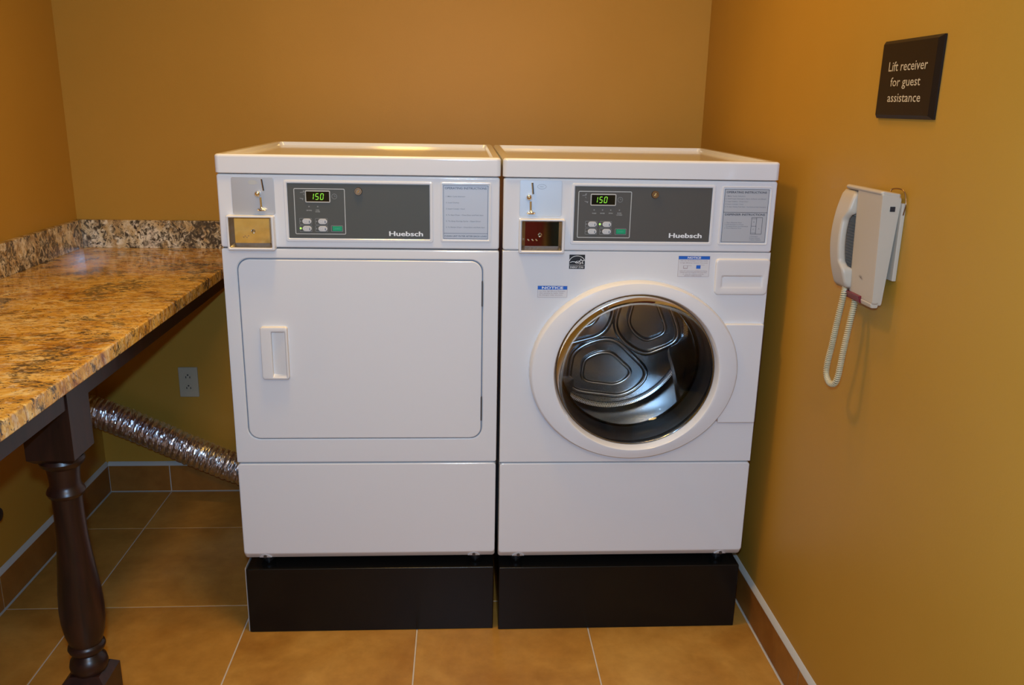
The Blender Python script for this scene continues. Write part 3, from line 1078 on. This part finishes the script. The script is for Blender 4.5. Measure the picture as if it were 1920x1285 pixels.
# arc over the hand-drawn star
cx, cz, n = 0.1882, 1.0490, 20
arc = [(cx + 0.0205 * cos(t), cz + 0.0172 * sin(t)) for t in [radians(12 + 156 * i / n) for i in range(n + 1)]]
arc2 = [(cx + 0.0193 * cos(t), cz + 0.0160 * sin(t)) for t in [radians(12 + 156 * i / n) for i in range(n + 1)]]
arc = [(min(max(x, 0.1688), 0.2077), z) for x, z in arc]
arc2 = [(min(max(x, 0.1688), 0.2077), z) for x, z in arc2]
q.add(arc + arc2, [(i, i + 1, n + 2 + i, n + 1 + i) for i in range(n)])
sx_, sz_ = 0.1985, 1.0512
star = []
for i in range(10):
    r = 0.0083 if i % 2 == 0 else 0.0036
    t = radians(100 + 36 * i)
    star.append((sx_ + r * cos(t), sz_ + r * sin(t)))
inner_star = [(sx_ + (x - sx_) * 0.62, sz_ + (z - sz_) * 0.62) for x, z in star]
q.add(star + inner_star, [(i, (i + 1) % 10, 10 + (i + 1) % 10, 10 + i) for i in range(10)])
for a, b in (((0.1705, 1.0490), (0.1765, 1.0512)), ((0.1765, 1.0512), (0.1850, 1.0502)), ((0.1850, 1.0502), (0.1890, 1.0528)), ((0.1835, 1.0500), (0.1860, 1.0470)), ((0.1860, 1.0470), (0.1885, 1.0500)), ((0.1890, 1.0465), (0.1900, 1.0500)), ((0.1905, 1.0500), (0.1930, 1.0462))):
    q.line(a, b, 0.0013)
q.text('ENERGY STAR', 0.1882, 1.0347, 0.0048, 0.034, 'c', 0.01)
q.rect(0.1688, 0.2077, 1.0420, 1.0426)
q.build('star_emblem', 'white', es)
n1 = plate('notice_label', (0.0908, 0.1660, 0.9588, 0.9886), 0.001, -0.0005, 'stickerw', was, r=0.0004, b=0.0002, n=2)
q = Print(front(-0.0008))
q.rect(0.0908, 0.1660, 0.9790, 0.9886)
q.build('blue_band', 'blue', n1)
q = Print(front(-0.0010))
q.text('NOTICE', 0.1284, 0.9808, 0.0060, 0.054, 'c', 0.03)
q.build('notice_lettering', 'white', n1)
q = Print(front(-0.0008))
q.outline(0.0908, 0.1660, 0.9588, 0.9886, 0.0005, 0.0005)
for i, (s, wd) in enumerate((('Use Only High Efficiency Detergent', 0.066), ('when operating this washer. Follow', 0.062), ('the detergent maker directions.', 0.060))):
    q.text(s, 0.0948, 0.9738 - i * 0.0050, 0.0027, wd, 'l', 0.004)
q.build('small_lettering', 'pinkink', n1)
n2 = plate('notice_label', (0.4458, 0.5262, 1.0148, 1.0678), 0.001, -0.0005, 'stickerw', was, r=0.0004, b=0.0002, n=2)
q = Print(front(-0.0008))
q.rect(0.4458, 0.5262, 1.0592, 1.0678)
q.rect(0.4925, 0.5035, 1.0355, 1.0440)
q.build('blue_band', 'blue', n2)
q = Print(front(-0.0010))
q.text('NOTICE', 0.4860, 1.0612, 0.0048, 0.034, 'c', 0.03)
q.build('notice_lettering', 'white', n2)
q = Print(front(-0.0008))
q.outline(0.4458, 0.5262, 1.0148, 1.0678, 0.0005, 0.0005)
for s, z, wd in (('Use only HE detergent for best results', 1.0545, 0.070), ('in high efficiency washers. Too much', 1.0490, 0.070), ('suds will cause poor washing and rinsing', 1.0285, 0.070),
                 ('results and may lengthen the cycle time', 1.0245, 0.068), ('or stop the machine entirely', 1.0202, 0.054), ('DO NOT OVERDOSE SOAP', 1.0160, 0.044)):
    q.text(s, 0.4860, z, 0.0026, wd, 'c', 0.004)
q.rect(0.4595, 0.4605, 1.0365, 1.0430)
q.rect(0.4595, 0.4700, 1.0355, 1.0368)
q.rect(0.4695, 0.4705, 1.0365, 1.0430)
q.rect(0.4595, 0.4805, 1.0428, 1.0433)
q.rect(0.4930, 0.5130, 1.0446, 1.0451)
q.build('small_lettering', 'pinkink', n2)

# ---------------------------------- black pedestals


def pedestal(root, xa, xb):
    # folded steel tray upside down
    box('side_panels', (xa, -0.0055, 0.0), (xb, 0.690, 0.1955), 'black', root, b=0.0025, seg=3)
    for fx in (xa + 0.05, xb - 0.05):
        for fy in (0.05, 0.62):
            lathe('leveling_foot', [(0.012, 0.1954), (0.012, 0.2010), (0.020, 0.2050), (0.020, 0.2200)], 'rubber', root, 'z', (fx, fy, 0), 20)


pd = thing('pedestal', (0, 0, 0), -0.004, 'low black steel pedestal under the dryer', 'pedestal', 'black machine pedestals')
pedestal(pd, 0.0045, W - 0.0035)
pw = thing('pedestal', (0.69049, -0.00882, 0), -0.003, 'low black steel pedestal under the washing machine', 'pedestal', 'black machine pedestals')
pedestal(pw, 0.0035, W - 0.0045)

# ------------------------------------------------------------------ counter on turned legs
CE, CH = -0.1459, 0.927
YC0 = -2.45
ct = box('countertop', (XL + 0.001, YC0, CH - 0.034), (CE, YB - 0.001, CH), 'granite', None, b=0.004, seg=3)
tag(ct, 'golden brown veined granite countertop running along the left wall', 'countertop')
box('backsplash', (XL + 0.001, YB - 0.021, CH), (CE - 0.0015, YB - 0.001, CH + 0.096), 'granite2', ct, b=0.0015)
box('backsplash', (XL + 0.001, YC0, CH), (XL + 0.021, YB - 0.0215, CH + 0.096), 'granite2', ct, b=0.0015)

fr = thing('counter_frame', (-0.209, -0.484, 0), 0, 'dark brown wooden counter frame with turned legs holding the granite top', 'table frame')


def to_local(root, o):
    o.location = -root.location


o = box('apron', (-0.190, YC0 + 0.03, 0.850), (-0.166, YB - 0.025, CH - 0.034), 'wood', fr, b=0.002)
to_local(fr, o)
o = box('apron', (XL + 0.001, YC0 + 0.03, 0.850), (XL + 0.025, YB - 0.025, CH - 0.034), 'wood', fr, b=0.002)
to_local(fr, o)


def turned_leg():
    hb = 0.046
    bm = bmesh.new()

    def blk(z0, z1, h, ch):
        prof = [(h - ch, z0), (h, z0 + ch), (h, z1 - ch), (h - ch, z1)] if z0 > 0.1 else [(h, z0), (h, z1 - ch), (h - ch, z1)]
        rings = []
        for r, z in prof:
            rings.append([bm.verts.new((sx * r, sy * r, z)) for sx, sy in ((1, 1), (-1, 1), (-1, -1), (1, -1))])
        for a, b in zip(rings[:-1], rings[1:]):
            for i in range(4):
                bm.faces.new((a[i], a[(i + 1) % 4], b[(i + 1) % 4], b[i]))
        bm.faces.new(rings[0][::-1])
        bm.faces.new(rings[-1])
    blk(0.735, CH - 0.0345, hb, 0.010)
    blk(0.0, 0.243, 0.045, 0.014)
    prof = [(0.040, 0.737), (0.043, 0.730), (0.040, 0.722), (0.032, 0.715), (0.0295, 0.700), (0.0285, 0.680), (0.030, 0.672), (0.034, 0.668), (0.0365, 0.661), (0.034, 0.654), (0.029, 0.650),
            (0.0285, 0.640), (0.0285, 0.610), (0.0300, 0.560), (0.0330, 0.520), (0.0375, 0.475), (0.0415, 0.435), (0.0438, 0.395), (0.0430, 0.365), (0.0390, 0.335), (0.0340, 0.318), (0.0320, 0.310),
            (0.0360, 0.306), (0.0375, 0.300), (0.0350, 0.293), (0.0270, 0.290), (0.0250, 0.284), (0.0290, 0.278), (0.0360, 0.270), (0.0385, 0.258), (0.0370, 0.248), (0.0330, 0.241), (0.0330, 0.236)]
    n = 40
    prev = None
    for r, z in prof:
        cur = [bm.verts.new((r * cos(2 * pi * i / n), r * sin(2 * pi * i / n), z)) for i in range(n)]
        if prev:
            for i in range(n):
                bm.faces.new((prev[i], prev[(i + 1) % n], cur[(i + 1) % n], cur[i]))
        prev = cur
    bmesh.ops.recalc_face_normals(bm, faces=bm.faces)
    me = bpy.data.meshes.new('leg')
    bm.to_mesh(me)
    bm.free()
    return finish('leg', me, 'wood', fr, 35)


lg = turned_leg()
lg2 = lg.copy()
COL.objects.link(lg2)
lg2.parent = fr
lg2.location = (0, -1.85, 0)

# ------------------------------------------------------------------ vent hose
pts = [(XL + 0.001, 0.800, 0.372), (-0.62, 0.800, 0.326), (-0.485, 0.800, 0.262), (-0.35, 0.800, 0.196), (-0.222, 0.800, 0.138), (-0.08, 0.800, 0.088), (0.08, 0.800, 0.066), (0.22, 0.800, 0.066)]
NP = 420
cl = smooth_path(pts, NP)
length = sum((cl[i + 1] - cl[i]).length for i in range(NP - 1))
ribs = length / 0.0205
V, F = tube_data(cl, lambda t: 0.0485 + 0.0048 * abs(sin(pi * ribs * t)) ** 0.7, 40)
hrnd = random.Random(5)
V = [v + Vector((hrnd.uniform(-1, 1), hrnd.uniform(-1, 1), hrnd.uniform(-1, 1))) * 0.00085 + Vector((noise.noise(v * 60), noise.noise(v * 60 + Vector((9, 0, 0))), noise.noise(v * 60 + Vector((0, 9, 0))))) * 0.0020 for v in V]
hose = finish('vent_hose', mesh_of(V, F), 'foil', None, 0)
tag(hose, 'crinkled silver foil dryer hose sloping down behind the dryer from the left wall', 'hose')

# ------------------------------------------------------------------ wall outlet
ox0, ox1, oz0, oz1 = -0.4385, -0.3695, 0.3745, 0.4880
ol = thing('wall_outlet', (0, YB, 0), 0, 'ivory double wall outlet low on the back wall beside the dryer', 'outlet')
plate('cover_plate', (ox0, ox1, oz0, oz1), 0.0, -0.006, 'outlet', ol, r=0.003, b=0.003)
ocx, ocz = (ox0 + ox1) / 2, (oz0 + oz1) / 2
for s in (0.0205, -0.0205):
    so = plate('socket', (ocx - 0.0165, ocx + 0.0165, ocz + s - 0.0135, ocz + s + 0.0135), -0.005, -0.0075, 'outlet', ol, r=0.011, b=0.0008)
    q = Print(front(-0.0078))
    q.rect(ocx - 0.0085, ocx - 0.0055, ocz + s - 0.0045, ocz + s + 0.0035)
    q.rect(ocx + 0.0055, ocx + 0.0085, ocz + s - 0.0045, ocz + s + 0.0030)
    q.oval(ocx, ocz + s + 0.0080, 0.0030, 0.0030, 12)
    q.build('socket_holes', 'gap', so)

# ------------------------------------------------------------------ knob at the left wall
kn = lathe('wall_bumper', [(0.030, 0.0), (0.030, 0.006), (0.016, 0.012), (0.014, 0.050), (0.022, 0.056), (0.025, 0.066), (0.018, 0.076), (0.0005, 0.078)], 'rubber', None, 'z', (0, 0, 0), 28)
kn.rotation_euler = (0, radians(90), 0)
kn.location = (XL, 0.060, 0.334)
tag(kn, 'small round black rubber bumper on the left wall under the counter, at the picture edge', 'wall bumper')

# ------------------------------------------------------------------ two made-up hampers beside the camera, added only for the coin box reflection
for hx, hm, lab in ((0.820, 'hredm', 'made-up tall red canvas hamper out of view, added for its reflection in the coin box'), (1.158, 'tealm', 'made-up tall dark teal canvas hamper out of view, added for its reflection in the coin box')):
    hp = thing('reflection_prop', (hx, -2.06, 0), 0, lab, 'hamper')
    loft('canvas_bag', [[(x, y, z) for x, y in rrect(-a, a, -a, a, 0.05)] for a, z in ((0.135, 0.004), (0.145, 0.03), (0.160, 1.00), (0.155, 1.00), (0.140, 0.05))], hm, hp)
    tube('rim', [(x, y, 1.00) for x, y in rrect(-0.160, 0.160, -0.160, 0.160, 0.05)], 0.007, 'black', hp, 8, cyclic=True)

# ------------------------------------------------------------------ sign on the right wall
sg = thing('wall_sign', (XR, 0, 0), 0, 'dark brown square sign with beige lettering above the wall telephone', 'sign')
sy0, sy1, sz0, sz1 = -0.5930, -0.3770, 1.4165, 1.5620


def rw(x):       # right wall: u runs towards the camera (picture right), v up
    return lambda u, v: (x, -u, v)


L = []
for d, x in ((0, 0.0), (0, -0.004), (0.006, -0.010), (0.0065, -0.010)):
    L.append([(x, y, z) for y, z in rrect(sy0 + d * 1.6, sy1 - d, sz0 + d, sz1 - d, 0.001, 2)])
loft('sign_plate', L, 'sign', sg)
q = Print(rw(-0.0104))
q.text('Lift receiver', 0.4160, 1.5045, 0.0180, 0.1440, 'l', 0.004)
q.text('for guest', 0.4300, 1.4765, 0.0170, 0.1120, 'l', 0.004)
q.text('assistance', 0.4260, 1.4475, 0.0170, 0.1240, 'l', 0.004)
q.build('sign_lettering', 'signtext', sg)

# ------------------------------------------------------------------ wall telephone
ph = thing('wall_telephone', (0, 0, 0), 0, 'ivory wall telephone with handset and coiled cord on the right wall', 'telephone')
box('mounting_plate', (1.4205, -0.5360, 1.112), (1.4288, -0.395, 1.262), 'phone', ph, b=0.0015)
box('plate_seam', (1.4210, -0.5364, 1.1855), (1.4286, -0.5340, 1.1870), 'phonedark', ph)


def prism_y(name, prof, y0, y1, m, parent, b=0.004):
    """profile of (x, z) points, extruded in y with softened ends"""
    c = Vector((sum(p[0] for p in prof) / len(prof), sum(p[1] for p in prof) / len(prof)))

    def sc(k):
        out = []
        for p in prof:
            v = Vector(p) - c
            out.append(c + v * (1 - k / max(v.length, 0.02)))
        return out
    L = []
    for k_, y in ((b, y0), (b * 0.3, y0 + b * 0.3), (0, y0 + b), (0, y1 - b), (b * 0.3, y1 - b * 0.3), (b, y1)):
        L.append([(p[0], y, p[1]) for p in sc(k_)])
    return loft(name, L, m, parent, smooth=50)


def rounded(prof, r=0.006, n=4):
    out = []
    k = len(prof)
    for i in range(k):
        p, a, b = Vector(prof[i]), Vector(prof[i - 1]), Vector(prof[(i + 1) % k])
        ra = min(r, (a - p).length / 2.2)
        rb = min(r, (b - p).length / 2.2)
        s, e = p + (a - p).normalized() * ra, p + (b - p).normalized() * rb
        for j in range(n + 1):
            t = j / n
            out.append((1 - t) ** 2 * s + 2 * t * (1 - t) * p + t * t * e)
    return out


# base slab behind handset and body
prism_y('base_shell', rounded([(1.4215, 1.273), (1.399, 1.279), (1.402, 1.062), (1.409, 1.060)], 0.003), -0.530, -0.362, 'phone', ph)
# raised main face with its soft border
prism_y('face_shell', rounded([(1.4200, 1.274), (1.3820, 1.2815), (1.3895, 1.0640), (1.402, 1.063)], 0.004), -0.5315, -0.428, 'phone', ph, 0.005)
box('face_cover', (0, 0, 0), (0.0022, 0.090, 0.196), mat('pale_face_plastic', (0.46, 0.42, 0.38), 0.4), ph, b=0.001)
fc = bpy.data.objects[ph.children[-1].name]
fc.location = (1.3810, -0.520, 1.2740)
fc.rotation_euler = (0, 0, 0)
fc.data.transform(Matrix.Translation((0, 0, -0.196)))
fc.rotation_euler = (0, -math.atan2(0.0075, 0.2175), 0)
# top hood reaching over the handset
prism_y('hood', rounded([(1.421, 1.270), (1.421, 1.279), (1.383, 1.2845), (1.3790, 1.280), (1.383, 1.275)], 0.003), -0.5300, -0.374, 'phone', ph, 0.006)
# ribbed cradle seen through the grip
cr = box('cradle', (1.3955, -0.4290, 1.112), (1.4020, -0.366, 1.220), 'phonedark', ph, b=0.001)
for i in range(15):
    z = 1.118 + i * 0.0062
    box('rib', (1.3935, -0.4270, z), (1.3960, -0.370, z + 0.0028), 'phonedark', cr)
# handset: C-shaped grip
L = []
K = 26
for i in range(K):
    s = i / (K - 1)
    z = 1.2735 - 0.2000 * s
    bow = (1 - (2 * s - 1) ** 2)
    end = abs(2 * s - 1) ** 3.0
    xo = 1.3800 - 0.0200 * bow              # outer surface
    xi = xo + 0.017 + 0.004 * end           # wall-side surface
    if s < 0.235 or s > 0.765:
        xi = 1.3985
    wy = 0.0300 if (s < 0.22 or s > 0.78) else 0.0300 - 0.0070 * min(1, (min(s, 1 - s) - 0.22) / 0.05)
    if s < 0.03 or s > 0.97:
        wy *= 0.86
        xo += 0.003
    yc = -0.3935 + 0.004 * (s - 0.5) - (0.0300 - wy) * -1.0 * 0.9
    yc -= 0.013 * s
    lp = [(x, y, z) for x, y in rrect(xo, xi, yc - wy, yc + wy, 0.007, 4)]
    L.append(lp)
hs = loft('handset', L, 'phone', ph, smooth=55)
# red message lamp on the lower corner, jack, badge
prism_y('message_lamp', rounded([(1.3925, 1.0720), (1.3835, 1.0715), (1.3870, 1.0570), (1.3990, 1.0565)], 0.002), -0.4850, -0.4180, 'red', ph, 0.002)
prism_y('lower_lip', rounded([(1.4060, 1.0680), (1.3880, 1.0660), (1.3905, 1.0560), (1.4040, 1.0560)], 0.003), -0.5280, -0.4300, 'phone', ph, 0.004)
box('jack', (1.4000, -0.5335, 1.246), (1.4095, -0.5305, 1.2555), 'jack', ph, b=0.0005)
q = Print(rw(1.3868))
q.line((0.468, 1.110), (0.484, 1.1055), 0.0014)
q.line((0.472, 1.1125), (0.477, 1.1080), 0.0014)
q.line((0.478, 1.1120), (0.480, 1.1070), 0.0012)
q.build('badge', 'brass', ph)
# wire loop on the top, towards the wall
tube('line_wire', smooth_path([(1.408, -0.512, 1.268), (1.413, -0.500, 1.284), (1.420, -0.512, 1.288), (1.424, -0.530, 1.284), (1.425, -0.540, 1.262), (1.425, -0.536, 1.240)], 40), 0.0012, 'brass', ph, 8)
# coiled cord
cpts = [(1.386, -0.4180, 1.078), (1.380, -0.4240, 1.052), (1.376, -0.4200, 1.000), (1.375, -0.4120, 0.950), (1.375, -0.4010, 0.905), (1.375, -0.4030, 0.880), (1.375, -0.4230, 0.8680), (1.376, -0.4440, 0.8740),
        (1.378, -0.4520, 0.8950), (1.382, -0.4530, 0.9500), (1.388, -0.4520, 1.0050), (1.394, -0.4480, 1.040), (1.398, -0.4430, 1.060)]
cpath = smooth_path(cpts, 240)
acc = [0]
for i in range(239):
    acc.append(acc[-1] + (cpath[i + 1] - cpath[i]).length)
tot = acc[-1]
turns = int(tot / 0.0043)
seg = 12
hel = []
nrm = None
for i in range(turns * seg + 1):
    s = tot * i / (turns * seg)
    j = 0
    lo_, hi_ = 0, 238
    while lo_ < hi_:
        mid = (lo_ + hi_ + 1) // 2
        if acc[mid] <= s:
            lo_ = mid
        else:
            hi_ = mid - 1
    j = lo_
    t = (s - acc[j]) / max(acc[j + 1] - acc[j], 1e-9)
    p = cpath[j].lerp(cpath[j + 1], t)
    tg = (cpath[j + 1] - cpath[j]).normalized()
    if nrm is None:
        nrm = tg.cross(Vector((0, 1, 0))).normalized()
    nrm = (nrm - tg * nrm.dot(tg)).normalized()
    bn = tg.cross(nrm)
    a = 2 * pi * i / seg
    hel.append(p + (nrm * cos(a) + bn * sin(a)) * 0.0052)
tube('coiled_cord', hel, 0.0017, 'cordm', ph, 6)
tube('cord_plug', [(1.386, -0.4180, 1.086), (1.384, -0.4205, 1.066)], 0.0045, 'trace', ph, 10)
